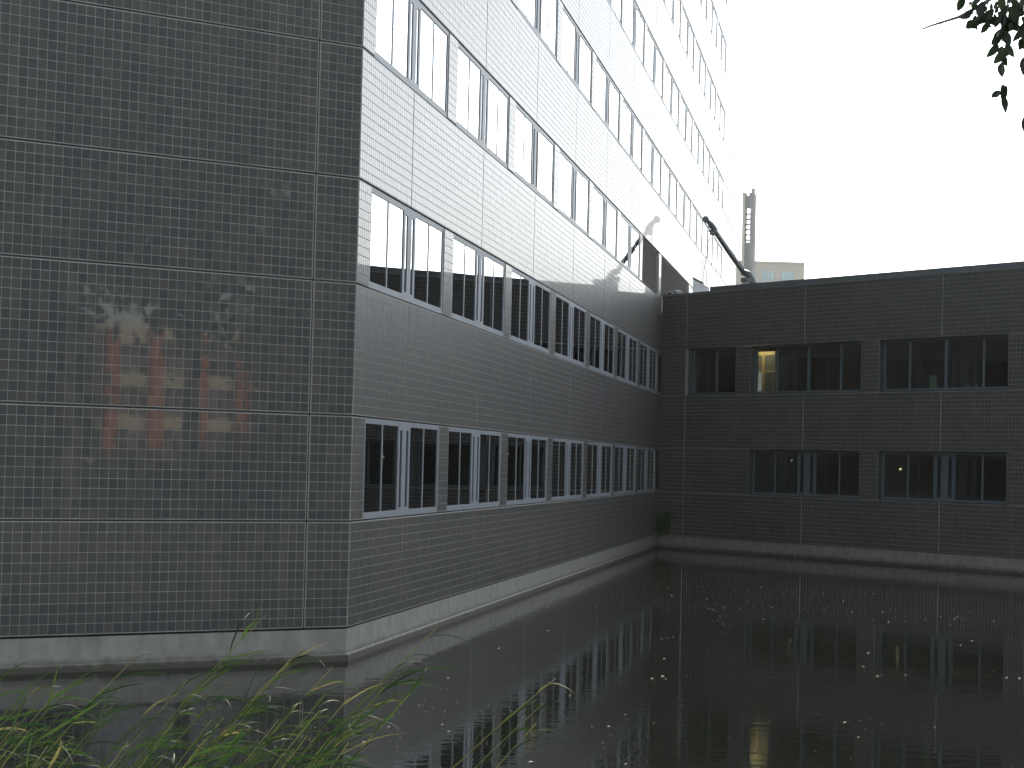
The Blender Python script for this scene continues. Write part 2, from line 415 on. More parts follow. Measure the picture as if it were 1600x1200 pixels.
# ---- window kits: frame mesh is the part, panes its sub-parts
def window_kit(width, H, narrow=True, centre=True, mat='frame', depth=0.09):
    """bars and panes in local coordinates, x 0..width, z 0..H, y inward from 0"""
    mb = MB(); panes = []
    jb, hd, sl = 0.085, 0.085, 0.10
    mb.box((0, 0, 0), (width, depth, sl)); mb.box((0, 0, H - hd), (width, depth, H))
    mb.box((0, 0, sl), (jb, depth, H - hd)); mb.box((width - jb, 0, sl), (width, depth, H - hd))
    z0, z1 = sl, H - hd
    def post(a, b, y0=0.0): mb.box((a, y0, z0), (b, depth, z1))
    def pane(a, b, c=z0, d=z1): panes.append((a, b, c, d))
    c = width / 2
    if centre and narrow:
        for sgn in (-1, 1):
            def seg(a, b): return (c + sgn * a, c + sgn * b) if sgn > 0 else (c - b, c - a)
            post(*seg(0.003, 0.148))                          # coupled centre post with a hairline joint
            a, b = seg(0.318, 0.458); post(a, b)
            a, b = seg(0.148, 0.318); mb.box((a, 0.0, z1 - 0.06), (b, depth, z1)); mb.box((a, 0.0, z0), (b, depth, z0 + 0.04)); pane(a, b, z0 + 0.04, z1 - 0.06)
            a, b = seg(1.548, 1.615); post(a, b, 0.006)
            pane(*seg(0.458, 1.548)); pane(*seg(1.615, c - jb))
    elif centre:
        post(c - 0.06, c + 0.06)
        for sgn in (-1, 1):
            x = c + sgn * 1.57; post(x - 0.045, x + 0.045, 0.006)
            if sgn > 0: pane(c + 0.06, x - 0.045); pane(x + 0.045, width - jb)
            else: pane(x + 0.045, c - 0.06); pane(jb, x - 0.045)
    else:
        post(c - 0.045, c + 0.045, 0.006); pane(jb, c - 0.045); pane(c + 0.045, width - jb)
    return mb.mesh('window', M[mat]), panes
pane_cache = {}
def put_window(root, F, kit, x, z, y=0.02, glass='glass', rnd=random.Random(3), tilt=0.0004):
    me, panes = kit
    wo = link('window', me, root, Vector(F.w(x, y, z)) - root.location, (0, 0, F.a))
    for a, b, c, d in panes:
        key = (round(b - a, 3), round(d - c, 3), glass)
        if key not in pane_cache:
            hw, hh = (b - a) / 2, (d - c) / 2
            pane_cache[key] = MB().box((-hw - 0.004, 0.0, -hh - 0.004), (hw + 0.004, 0.018, hh + 0.004)).mesh('pane', M[glass])
        link('pane', pane_cache[key], wo, ((a + b) / 2, 0.014, (c + d) / 2), (rnd.gauss(0, tilt * .6), 0, rnd.gauss(0, tilt)))
    if glass == 'glass_wing':
        xs = [v[0] for v in (tuple(q.co) for q in me.vertices)]; zs = [q.co[2] for q in me.vertices]
        W_, H_ = max(xs), max(zs); t_ = 0.016; d0, d1 = -y + 0.004, -0.003
        MB().box((-0.004, d0, -.004), (t_, d1, H_ + .004)).box((W_ - t_, d0, -.004), (W_ + .004, d1, H_ + .004)).box((t_ + .001, d0, -.004), (W_ - t_ - .001, d1, t_)).box((t_ + .001, d0, H_ - t_), (W_ - t_ - .001, d1, H_ + .004)).build('casing', M['casing'], wo)
    return wo
def curtain(parent, x0, x1, z0, z1, y, folds=7):
    mb = MB(); n = folds * 6
    for i in range(n + 1):
        t = i / n; xx = x0 + (x1 - x0) * t; yy = y + 0.05 * math.sin(t * folds * 2 * math.pi)
        mb.v += [(xx, yy, z0), (xx, yy, z1), (xx, yy + 0.006, z0), (xx, yy + 0.006, z1)]
    for i in range(n):
        a = 4 * i; mb.f += [(a, a + 4, a + 5, a + 1), (a + 2, a + 3, a + 7, a + 6)]
    return mb.build('curtain', M['curtain'], parent, smooth=True)

Z0 = 0.5; WH = 1.586; FLH = 3.58; SILL = 2.0874; ROWS = 8
sill = lambda r: SILL + FLH * r
TOP = sill(ROWS - 1) + WH + FLH - WH
D0, PIT, WW = 3.6422, 6.519, 5.68
YEND = 90.2

# ------------------------------------------------------------------ the tall tower
tower = empty('office_tower', (0, 0, 0), 'tall office tower clad in dark glazed tiles with long bands of windows', 'building')
FT = Face((0, 0, 0), rad(90)); FL_ = Face((0, 0, 0), rad(45))
bt = Building(tower)
seams = [0] + [D0 + PIT * k for k in range(13)] + [86.6, YEND]
bands = [(Z0, SILL)] + [(sill(r) + WH, sill(r + 1)) for r in range(ROWS)]
for z0, z1 in bands:
    for k in range(len(seams) - 1):
        bt.panel(FT, seams[k], seams[k + 1], z0, z1, i0=0 if k == 0 else GV, i1=GV)
kit_t = window_kit(WW, WH - 0.02)
rnd = random.Random(11)
for r in range(ROWS):
    z0, z1 = sill(r), sill(r) + WH
    bt.panel(FT, 0, D0 - WW / 2, z0, z1, i0=0)
    for k in range(12):
        a, b = D0 + PIT * k + WW / 2, D0 + PIT * (k + 1) - WW / 2
        if r == 2 and k in (6, 7, 8):                      # louvred plant openings above the low roof
            x0, x1 = a - WW, a
            if k == 7: x1 = b
            lo = MB().box((0, 0.10, 0), (x1 - x0, 0.13, WH - 0.02)).build('louvre', M['louvre'], tower, F_loc := Vector(FT.w(x0, 0, z0 + 0.01)), (0, 0, FT.a))
            for i in range(16):
                zz = 0.03 + i * 0.098; mb = MB()
                mb.v = [(0.03, 0.015, zz), (x1 - x0 - 0.03, 0.015, zz), (x1 - x0 - 0.03, 0.095, zz + 0.075), (0.03, 0.095, zz + 0.075), (0.03, 0.015, zz - 0.008), (x1 - x0 - 0.03, 0.015, zz - 0.008), (x1 - x0 - 0.03, 0.095, zz + 0.067), (0.03, 0.095, zz + 0.067)]
                mb.f = [(0, 3, 2, 1), (4, 5, 6, 7), (0, 1, 5, 4), (2, 3, 7, 6), (1, 2, 6, 5), (3, 0, 4, 7)]
                mb.build('slat', M['louvre'], lo)
        else:
            wo = put_window(tower, FT, kit_t, a - WW, z0 + 0.01, y=0.012)
            if (rnd.random() < 0.35 and r < 4) or (r == 0 and k == 0):
                s0 = rnd.choice([0.5, 1.7, 3.6]); curtain(wo, s0, s0 + rnd.uniform(0.4, 0.9), 0.02, WH - 0.1, 0.2, 5)
        if k < 11 and not (r == 2 and k == 7):
            bt.panel(FT, a, b, z0, z1, i0=0.008, i1=0.004)
    bt.panel(FT, D0 + PIT * 11 + WW / 2, D0 + PIT * 12, z0, z1)
    bt.panel(FT, D0 + PIT * 12, 86.6, z0, z1); bt.panel(FT, 86.6, YEND, z0, z1)
# blank gable set at 45 degrees
LX = [-13.75, -7.25, -0.749, 0]
lv = [Z0]
for r in range(ROWS): lv += [sill(r), sill(r) + WH]
lv.append(TOP)
for j in range(len(lv) - 1):
    for i in range(3):
        bt.panel(FL_, LX[i], LX[i + 1], lv[j], lv[j + 1], i1=0 if i == 2 else GV, pick=(i > 0 and lv[j] < 10))
for j, z in enumerate(lv[1:-1]):
    MB().box((-13.75, 0.012, z - 0.03), (-0.02, 0.05, z + 0.03)).build('joint_gasket', M['gasket'], tower, (0, 0, 0), (0, 0, FL_.a))
    MB().box((0.0, 0.05, z - 0.009), (YEND - .05, 0.06, z + 0.009)).build('joint_gasket', M['gasket'], tower, (0, 0, 0), (0, 0, FT.a))
for x in LX[1:3]:
    MB().box((x - 0.03, 0.0125, Z0), (x + 0.03, 0.052, TOP)).build('joint_gasket', M['gasket'], tower, (0, 0, 0), (0, 0, FL_.a))
bt.finish()
# plinth
def plinth(F, x0, x1, root, zt=Z0 - 0.02, gap=0.004):
    mb = MB(); prof = [(0.018, zt), (0.018, 0.115), (-0.022, 0.095), (-0.028, -1.2), (0.5, -1.2), (0.5, zt)]
    for xx in (x0 + gap, x1 - gap): mb.v += [(xx, y, z) for y, z in prof]
    k = len(prof)
    mb.f = [tuple(range(k)), tuple(range(2 * k - 1, k - 1, -1))] + [(i, i + k, (i + 1) % k + k, (i + 1) % k) for i in range(k)]
    return mb.build('plinth', M['plinth'], root, Vector(F.w(0, 0, 0)) - root.location, (0, 0, F.a))
plinth(FT, 0.0, 0.28, tower); plinth(FT, 0.28, 6.4, tower)
for k in range(13): plinth(FT, 6.4 + 6.5 * k, min(6.4 + 6.5 * (k + 1), YEND), tower)
plinth(FL_, -7.2, 0.0, tower); plinth(FL_, -13.75, -7.2, tower)
# floors behind the glass, closing walls, roof
for r in range(ROWS + 1):
    zl = -1.0 if r == 0 else sill(r - 1) + WH + 0.03
    zh = SILL - 0.85 if r == 0 else (sill(r) - 0.85 if r < ROWS else TOP - 0.3)
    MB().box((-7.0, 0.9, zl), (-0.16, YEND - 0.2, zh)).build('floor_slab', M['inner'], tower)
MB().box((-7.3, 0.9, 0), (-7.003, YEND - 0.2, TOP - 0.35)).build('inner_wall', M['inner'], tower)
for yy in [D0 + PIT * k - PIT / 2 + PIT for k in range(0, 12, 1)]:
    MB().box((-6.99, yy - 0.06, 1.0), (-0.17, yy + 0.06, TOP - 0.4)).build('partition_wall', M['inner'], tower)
e = 9.722
MB().prism([(-0.02, 0.1), (-0.02, YEND), (-16, YEND), (-16, -e - 6), (-e, -e + 0.12)][::-1], TOP - 0.28, TOP - 0.1).build('roof', M['roof'], tower)
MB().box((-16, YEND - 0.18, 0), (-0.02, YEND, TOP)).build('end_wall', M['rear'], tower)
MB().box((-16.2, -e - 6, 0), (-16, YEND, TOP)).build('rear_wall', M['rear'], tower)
MB().prism([(-e + 0.02, -e + 0.0), (-16, -e - 6), (-16, -e - 5.7), (-e - 0.02, -e + 0.3)], 0, TOP).build('side_wall', M['rear'], tower)

# ------------------------------------------------------------------ the low wing
LW = 47.0137
wing = empty('office_wing', (0.004, LW, 0), 'low two storey office wing with grey tiles and recessed windows across the water', 'building')
FW = Face((0.004, LW, 0), rad(-45))
bw = Building(wing)
SEND = 30.0
WL = [0.5, 2.087, 3.70, 5.62, 7.34, 9.36]
sw = [0.02, 1.46, 7.708, 14.01, 20.28, 26.55, SEND]
for z0, z1 in ((WL[0], WL[1]), (WL[2], WL[3]), (WL[4], WL[5])):
    for k in range(len(sw) - 1): bw.panel(FW, sw[k], sw[k + 1], z0, z1)
WWW = 5.47
for r, (z0, z1) in enumerate(((WL[1], WL[2]), (WL[3], WL[4]))):
    H = z1 - z0 - 0.02
    bw.panel(FW, 0.02, 1.46, z0, z1)
    kit = window_kit(WWW, H, narrow=(r == 0), mat='frame_wing')
    if r == 0: bw.panel(FW, 1.46, 4.98, z0, z1)
    else:
        put_window(wing, FW, window_kit(2.56, H, centre=False, mat='frame_wing'), 1.62, z0 + 0.01, y=0.20, glass='glass_wing')
        bw.panel(FW, 4.19, 4.98, z0, z1, thick=0.3)
    for k, c in enumerate(sw[2:6]):
        wo = put_window(wing, FW, kit, c - WWW / 2, z0 + 0.01, y=0.20, glass='glass_wing')
        bw.panel(FW, c + WWW / 2, (sw[k + 3] - WWW / 2) if k < 3 else SEND, z0, z1, thick=0.3)
bw.finish(0)
rt = Vector((0.004, LW, 0))
def wbox(name, mat, x0, x1, y0, y1, z0, z1, parent=wing):
    return MB().box((x0, y0, z0), (x1, y1, z1)).build(name, mat, parent, (0, 0, 0), (0, 0, FW.a))
for x0, x1 in ((0.0, 1.46), (1.46, 7.7), (7.7, 14.0), (14.0, 20.3), (20.3, SEND)): plinth(FW, x0, x1, wing)
wbox('coping', M['coping'], 2.75, SEND, -0.035, 0.42, WL[5] + 0.002, 9.545)
wbox('coping_flashing', M['coping'], 0.02, 2.745, -0.012, 0.40, WL[5] + 0.002, 9.40)
# inside: floors, rear wall with window openings, partitions
wbox('floor_slab', M['floor_in'], 0.3, SEND - .2, 0.32, 11.0, -1, 1.30)
wbox('floor_slab', M['floor_in'], 0.3, SEND - .2, 0.32, 11.0, 3.74, 4.80)
wbox('ceiling', M['inner'], 0.3, SEND - .2, 0.32, 11.0, 7.40, 8.4)
for k, xx in enumerate((4.6, 10.86, 17.1, 23.4)):
    wbox('partition_wall', M['inner'], xx - .06, xx + .06, 0.45, 7.0, 1.31, 3.73); (wbox('partition_wall', M['inner'], xx - .06, xx + .06, 0.45, 7.0, 4.81, 7.39) if k else None)
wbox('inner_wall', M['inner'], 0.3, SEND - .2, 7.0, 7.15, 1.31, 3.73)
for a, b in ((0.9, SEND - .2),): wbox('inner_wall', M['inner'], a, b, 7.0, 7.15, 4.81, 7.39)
roofp = [(0.0, 0.42), (21.0, -20.9), (30.9, -11.0), (0.0, 19.8)]
MB().prism(roofp, 8.41, 8.75).build('roof', M['roof'], wing)
for a, b in (((30.9, -11.0), (0.0, 19.8)),):
    d = Vector((b[0] - a[0], b[1] - a[1], 0)); ang = math.atan2(d.y, d.x)
    for (p, q, z0, z1) in ((0, 44.2, -1, 6.25), (0, 44.2, 7.35, 9.3), (0, 39.5, 6.25, 7.35), (39.9, 44.2, 6.25, 7.35)):
        MB().box((p, -0.06, z0), (q, 0, z1)).build('rear_wall', M['rear'], wing, (a[0], a[1], 0), (0, 0, ang))
MB().prism([(21.0, -20.9), (30.9, -11.0), (31.1, -11.2), (21.2, -21.1)], -1, 9.3).build('end_wall', M['rear'], wing)
# timber screen inside the upper left window
sc = wbox('timber_screen', M['wood'], 4.12, 5.15, 1.0, 1.06, 7.06, 7.20)
for args in ((4.47, 4.60, 4.85, 7.058), (4.12, 4.468, 6.45, 6.52), (4.602, 5.15, 6.45, 6.52)):
    MB().box((args[0], 1.0, args[2]), (args[1], 1.06, args[3])).build('screen_bar', M['wood'], sc)
for args in ((4.602, 5.15, 4.85, 6.448), (4.602, 5.15, 6.522, 7.058), (4.12, 4.468, 6.522, 7.058)):
    MB().box((args[0], 1.025, args[2]), (args[1], 1.045, args[3])).build('screen_panel', M['inner'], sc)
for q in sc.children: q.location = (0, 0, 0)

# lamps and small things inside the wing
def inside(x, y, z): return tuple(FW.w(x, y, z))
def lamp(x, y, z, label, r=0.05):
    L_ = empty('ceiling_lamp', inside(x, y, z), label, 'lamp', rz=FW.a)
    mb = MB().tube([(0, 0, 0), (0, 0, 0.03), (0, 0, 0.07)], [r * 0.7, r, r * 0.75], 10); mb.build('bulb', M['lamp'], L_, smooth=True)
    MB().tube([(0, 0, 0.0705), (0, 0, 0.4)], 0.008, 6).build('cord', M['steel'], L_)
lamp(6.11, 1.0, 3.30, 'small lit ceiling lamp behind the lower window nearest the inner corner', 0.035)
lamp(11.33, 1.0, 3.08, 'lit ceiling lamp cluster behind the lower window at the right', 0.05)
cl = empty('added_strip_lamp', inside(4.6, 0.62, 7.315), 'added hidden strip lamp that brightens the timber screen in the upper window', 'lamp', rz=FW.a)  # added lamp, hidden above the window head, to brighten the screen
MB().box((-0.5, -0.06, 0), (0.5, 0.06, 0.04)).build('tube', M['ceiling_lamp'], cl); MB().box((-0.55, -0.09, 0.042), (0.55, 0.09, 0.085)).build('housing', M['white_metal'], cl)
sx = tag(MB().box((-0.09, -0.07, 0), (0.09, 0.07, 0.42)).box((-0.095, -0.075, 0.421), (0.095, 0.075, 0.46)).build('carton', M['green_box'], None, inside(13.28, 0.40, 5.70), (0, 0, FW.a)), 'green and white carton standing on the upper window sill', 'carton')
wbox('window_board', M['white_metal'], 1.6, 26, 0.30, 0.60, WL[3] + 0.02, WL[3] + 0.06)
wbox('window_board', M['frame_wing'], 5.0, 26, 0.30, 0.60, WL[1] + 0.02, WL[1] + 0.06)
for i, (x, lab) in enumerate(((13.38, 'small white cup on the sill left of the green carton'), (14.75, 'white cup on the sill right of the window post'), (15.08, 'white cup beside another cup near the right window bar'), (16.45, 'white cup at the right end of the upper window sill'))):
    tag(MB().tube([(0, 0, 0), (0, 0, 0.06), (0, 0, 0.13)], [0.035, 0.045, 0.048], 10).build('cup', M['cup'], None, inside(x, 0.45, WL[3] + 0.062)), lab, 'cup', 'cups on the window sill')

# ------------------------------------------------------------------ things on the low roof
RZ = 8.75
cr = empty('davit_crane', (2.75, 54.3, RZ), 'dark steel davit arm leaning over the low roof beside the tower', 'crane')
b0 = Vector((2.75, 54.3, RZ))
def rel(x, y, z): return Vector((x, y, z)) - b0
MB().tube([rel(2.70, 54.3, RZ), rel(2.70, 54.3, 10.55)], 0.17, 12).build('pedestal', M['galv'], cr, smooth=True)
MB().tube([rel(2.70, 54.3, 10.551), rel(2.70, 54.3, 10.70)], 0.24, 12).build('slewing_ring', M['steel'], cr)
MB().tube([rel(3.0, 54.35, 10.2), rel(2.95, 54.33, 10.55), rel(2.78, 54.31, 10.86), rel(2.50, 54.3, 10.98)], [0.13, 0.145, 0.15, 0.13], 10).build('knuckle', M['steel'], cr, smooth=True)
MB().tube([rel(2.62, 54.3, 10.90), rel(1.95, 54.28, 11.80), rel(1.33, 54.26, 12.68)], [0.12, 0.105, 0.095], 4).build('arm', M['steel'], cr)
MB().tube([rel(1.40, 54.26, 12.62), rel(1.22, 54.25, 12.88), rel(1.08, 54.25, 13.02)], [0.13, 0.12, 0.08], 8).build('head_block', M['steel'], cr)
MB().tube([rel(1.0, 54.13, 13.08), rel(1.0, 54.38, 13.08)], 0.13, 14).build('sheave', M['steel'], cr)
MB().tube([rel(1.28, 54.1, 12.55), rel(1.28, 54.4, 12.55)], 0.12, 12).build('sheave', M['steel'], cr)
pts = [rel(1.1, 54.2, 12.95), rel(1.2, 54.1, 12.5), rel(1.08, 54.0, 11.6), rel(1.0, 53.8, 10.9), rel(1.05, 53.4, 10.3), rel(1.3, 53.2, 9.6)]
MB().tube(pts, 0.014, 5).build('hoist_rope', M['steel'], cr)
tag(MB().box((-0.30, -0.25, 0), (0.30, 0.25, 1.80)).box((-0.33, -0.28, 1.801), (0.33, 0.28, 1.86)).build('control_cabinet', M['galv'], None, (3.28, 54.6, RZ)), 'grey metal control cabinet right beside the foot of the davit arm', 'cabinet')
hu = empty('ventilation_unit', (0.95, 53.3, RZ), 'pale grey ventilation unit with sloped hood on the low roof left of davit', 'ventilation unit')
mb = MB(); mb.v = [(-.36, -.3, 0), (.36, -.3, 0), (.36, .3, 0), (-.36, .3, 0), (-.30, -.3, 1.78), (.34, -.3, 1.45), (.34, .3, 1.45), (-.30, .3, 1.78)]
mb.f = [(0, 3, 2, 1), (4, 5, 6, 7), (0, 1, 5, 4), (1, 2, 6, 5), (2, 3, 7, 6), (3, 0, 4, 7)]
mb.build('casing', M['galv'], hu)
mb = MB(); mb.v = [(-.34, -.33, 1.80), (.1, -.33, 1.59), (.1, .33, 1.59), (-.34, .33, 1.80), (-.30, -.33, 1.86), (.1, -.33, 1.66), (.1, .33, 1.66), (-.30, .33, 1.86)]
mb.f = [(0, 3, 2, 1), (4, 5, 6, 7), (0, 1, 5, 4), (1, 2, 6, 5), (2, 3, 7, 6), (3, 0, 4, 7)]
mb.build('hood', M['steel'], hu)
MB().box((-.2, -.312, .5), (.2, -.302, 1.2)).build('grille', M['grill'], hu)
MB().tube([(0.02, 0, 1.6), (0.02, 0, 2.55)], 0.012, 5).build('aerial', M['steel'], hu); MB().tube([(0.2, 0, 1.5), (0.2, 0, 2.2)], 0.010, 5).build('aerial', M['steel'], hu)
cu = empty('condenser_unit', (0.42, 47.55, RZ), 'small pale condenser unit on the roof corner against the tower', 'condenser unit', rz=rad(-45))
MB().box((-.26, -.16, 0), (.2, .16, 0.86)).build('casing', M['white_metal'], cu)
for k, zz in enumerate((0.67,)):
    MB().tube([(-0.1, -0.175, zz), (-0.1, -0.163, zz)], 0.12, 16).build('fan_grille', M['grill'], cu)
mb = MB(); mb.v = [(.205, -.16, 0), (.42, -.16, 0), (.42, .16, 0), (.205, .16, 0), (.205, -.16, .84), (.40, -.16, .62), (.40, .16, .62), (.205, .16, .84)]
mb.f = [(0, 3, 2, 1), (4, 5, 6, 7), (0, 1, 5, 4), (1, 2, 6, 5), (2, 3, 7, 6), (3, 0, 4, 7)]
mb.build('side_duct', M['steel'], cu)

# ------------------------------------------------------------------ far things behind the roof
P_ = at(1257, 413, 500); fa = rad(12)
fb = empty('distant_office_block', (P_[0], P_[1], 1.4), 'pale concrete block with bluish windows far behind the low roof', 'building', rz=fa)
hb = P_[2] - 1.4
MB().box((-40, 0, 0), (0, 18, hb)).build('wall', M['far_concrete'], fb)
MB().box((-40.1, -0.15, hb + 0.02), (0.1, 18.1, hb + 0.5)).build('roof_edge', M['far_concrete'], fb)
for rr in range(5):
    for cc in range(8):
        x1 = -2.6 - cc * 4.6; zt = hb - 1.9 - rr * 3.6
        wf = MB().box((x1 - 2.9, -0.12, zt - 2.0), (x1, -0.004, zt)).build('window', M['far_glass'], fb)
        for q in (1, 2): MB().box((x1 - 2.9 * q / 3 - .06, -0.16, zt - 2.0), (x1 - 2.9 * q / 3 + .06, -0.122, zt)).build('mullion', M['far_concrete'], wf)
c0 = at(1167, 405, 480); c1 = at(1167, 300, 480)
ch = empty('stair_tower', (c0[0], c0[1], 1.4), 'slim concrete tower with a ladder of square openings far behind the roof', 'tower', rz=rad(-9))
ht = c1[2] - 1.4; px = 480 / FPX
xl, xr = -9.0 * px, 9.5 * px
MB().box((xl, 0, 0), (xl + 4.5 * px, 2.5, ht)).build('pier', M['far_concrete'], ch)
MB().box((xr - 6 * px, 0, 0), (xr, 2.5, ht - 0.2)).build('pier', M['far_conc2'], ch)
g0, g1 = xl + 4.5 * px + .004, xr - 6 * px - .004
MB().box((g0, 0.5, 0), (g1, 2.0, ht - 78 * px)).build('infill', M['far_conc2'], ch)
MB().box((g0, 0.5, ht - 24 * px), (g1, 2.0, ht - 5 * px)).build('infill', M['far_conc2'], ch)
for i in range(6):
    zz = ht - 33 * px - i * 8.2 * px
    MB().box((g0, 0.5, zz - 1.0 * px), (g1, 2.0, zz + 0.8 * px)).build('rung', M['far_conc2'], ch)
MB().box((0.8 * px, 0.4, ht - 4.9 * px), (xr - 6 * px - .005, 1.6, ht + 0.2 * px)).build('bell_frame', M['steel'], ch)
MB().box((xr - 5 * px, 0.4, ht - 0.199), (xr - 1.0 * px, 1.8, ht + 7 * px)).build('cap', M['far_conc2'], ch)

# ------------------------------------------------------------------ across the water on the right: what the tiles mirror
Cm = np.array([-30.5914, 7.6174])
def mir(az_dir, D): return Cm + np.array(az_dir) * D
bc = mir((0.9432, -0.3321), 165)
bang = math.atan2(-0.9432, -0.3321) - rad(24)            # local +x along the facade
bb = empty('brick_apartment_block', (bc[0], bc[1], 1.4), 'cream banded block with orange brick piers mirrored in the dark tiles', 'building', rz=bang)
# local y axis: inward (away from the pond)
MB().box((-22, 0.0, 0), (22, 14, 11.0)).build('wall', M['brickwall'], bb)
MB().box((-22.4, -0.5, 11.01), (22.4, 14.4, 11.6)).build('roof', M['cream'], bb)
for i in range(13): MB().box((-22.2 + i * 3.7 - 0.55, -0.75, 0), (-22.2 + i * 3.7 + 0.55, -0.003, 11.0)).build('pier', M['orange'], bb)
for j in range(4):
    for i in range(12):
        x0 = -22.2 + i * 3.7 + 0.553; x1 = x0 + 2.594; z = 0.2 + j * 3.3
        MB().box((x0, -0.45, z), (x1, -0.003, z + 1.05)).build('parapet_band', M['cream'], bb)
        if j < 3:
            wf = MB().box((x0 + 0.1, -0.08, z + 1.2), (x1 - 0.1, -0.004, z + 2.9)).build('window', M['dark_glass'], bb)
            for q in (0.33, 0.66): MB().box((x0 + 2.594 * q - .06, -0.14, z + 1.2), (x0 + 2.594 * q + .06, -0.083, z + 2.9)).build('mullion', M['cream'], wf)

def crown_mesh(name, seed, rx, ry, z0, z1, nclump, per, size, mat, keep=None):
    rg = np.random.default_rng(seed); C = []
    zc, rz = (z0 + z1) / 2, (z1 - z0) / 2
    while len(C) < nclump:
        p = rg.uniform(-1, 1, 3); d = np.linalg.norm(p)
        if d > 1 or rg.random() > 0.25 + 0.75 * d: continue
        C.append(p * np.array([rx, ry, rz]) * rg.uniform(0.85, 1.08) + np.array([0, 0, zc]))
    C = np.array(C); k = nclump * per
    ctr = np.repeat(C, per, 0) + rg.normal(0, 1, (k, 3)) * np.array([0.42, 0.42, 0.30]) * (rx / 3.2) ** 0.5
    a = rg.normal(0, 1, (k, 3)); a /= np.linalg.norm(a, axis=1)[:, None]
    b = np.cross(a, rg.normal(0, 1, (k, 3))); b /= np.linalg.norm(b, axis=1)[:, None]
    sz = size * rg.uniform(0.6, 1.25, k)[:, None]
    V = np.stack([ctr - a * sz, ctr - b * sz * 0.55, ctr + a * sz, ctr + b * sz * 0.55], 1)
    if keep is not None: V = V[keep(V)]
    V = V.reshape(-1, 3)
    return mesh_np(name, V, np.arange(len(V)).reshape(-1, 4), mat)
def tree_mesh_trunk(seed, h, r0, spread):
    rn = random.Random(seed); mb = MB(); p = [(0, 0, -0.2)]
    for i in range(1, 6): p.append((p[-1][0] + rn.uniform(-.15, .15), p[-1][1] + rn.uniform(-.15, .15), h * i / 5))
    mb.tube(p, [r0 * (1 - 0.8 * i / 5) for i in range(6)], 9)
    for i in range(7):
        q = Vector(p[2 + i % 3]); a = rn.uniform(0, 6.28); L = spread * rn.uniform(0.6, 1)
        mb.tube([q, q + Vector((math.cos(a) * L * .5, math.sin(a) * L * .5, L * .35)), q + Vector((math.cos(a) * L, math.sin(a) * L, L * .55))], [r0 * .4, r0 * .25, r0 * .08], 6)
    return mb.mesh('trunk', M['bark'], True)
tr_tr = [tree_mesh_trunk(s, 9, 0.24, 3.0) for s in (1, 2)]
tr_cr = [crown_mesh('crown', 20 + s, 3.4, 3.4, 2.8, 14.0, 520, 34, 0.20, M['leaf']) for s in (0, 1, 2)]
TREES = [(24.6, -19.2, 1.0, 0, 'bushy tree on the bank left of the mirrored brick block'), (28.5, -5.6, 1.05, 1, 'bushy tree on the bank right of the mirrored brick block'),
         (33.5, -13.5, 1.35, 2, 'tall tree standing behind the gap in the bank trees'), (33.0, 3.0, 1.15, 0, 'round tree on the bank near the end of the wing'),
         (28.5, -25.5, 1.2, 1, 'tall tree at the bend of the bank'), (22.0, -30.5, 1.1, 2, 'tree behind the bank nearest the viewer'),
         (37.0, -4.0, 1.4, 0, 'tall tree in the second row on the bank'), (36.0, -22.0, 1.4, 1, 'tall tree in the second row at the bend')]
for i, (x, y, sc_, k, lab) in enumerate(TREES):
    r_ = empty('bank_tree', (x, y, 1.3), lab, 'tree', 'trees on the far bank', rz=i * 1.3); r_.scale = (sc_, sc_, sc_ * (1.5 if i == 2 else 1.08))
    link('trunk', tr_tr[k % 2], r_); link('crown', tr_cr[k], r_)
sh = crown_mesh('foliage', 51, 1.5, 1.5, 0.05, 2.0, 90, 34, 0.10, M['leaf'])
stm = MB()
for a in range(5): stm.tube([(0, 0, -.1), (.3 * math.cos(a * 1.3), .3 * math.sin(a * 1.3), .7), (.8 * math.cos(a * 1.3), .8 * math.sin(a * 1.3), 1.4)], [.04, .03, .01], 5)
stm = stm.mesh('stem', M['bark'])
for i in range(22):
    y = -36 + i * 2.1; x = 23.2 + (y + 18) * 0.28 if y > -18 else 23.2 - (-18 - y) * 0.55
    r_ = empty('bank_shrub', (x + 1.2, y, 1.1), 'low round shrub in the row along the far bank', 'shrub', 'shrubs along the far bank', rz=i * 2.1)
    k = 1.0 if -15.5 < y < -9 else 1.45
    r_.scale = (1.15, 1.15, k); link('stem', stm, r_); link('foliage', sh, r_)
bush = [crown_mesh('foliage', 60 + q, 2.7, 2.7, 0.1, 8.5, 330, 34, 0.15, M['leaf']) for q in (0, 1)]
for i, (x, y, lab) in enumerate(((23.7, -21.0, 'tall bush on the bank left of the mirrored gap'), (28.1, -7.5, 'tall bush on the bank right of the mirrored gap'), (23.5, -23.5, 'tall bush at the bend of the bank'), (30.5, -1.0, 'tall bush between two bank trees'),
                                 (31.5, 4.5, 'tall bush at the far end of the bank'), (20.0, -28.5, 'tall bush on the bank nearest the viewer'), (33.0, -19.5, 'tall bush in the second row left of the gap'), (34.5, -6.2, 'tall bush in the second row right of the gap'))):
    r_ = empty('tall_bush', (x, y, 1.2), lab, 'bush', 'tall bushes on the far bank', rz=i * 1.9)
    link('stem', tr_tr[i % 2], r_).scale = (.5, .5, .6); link('foliage', bush[i % 2], r_)

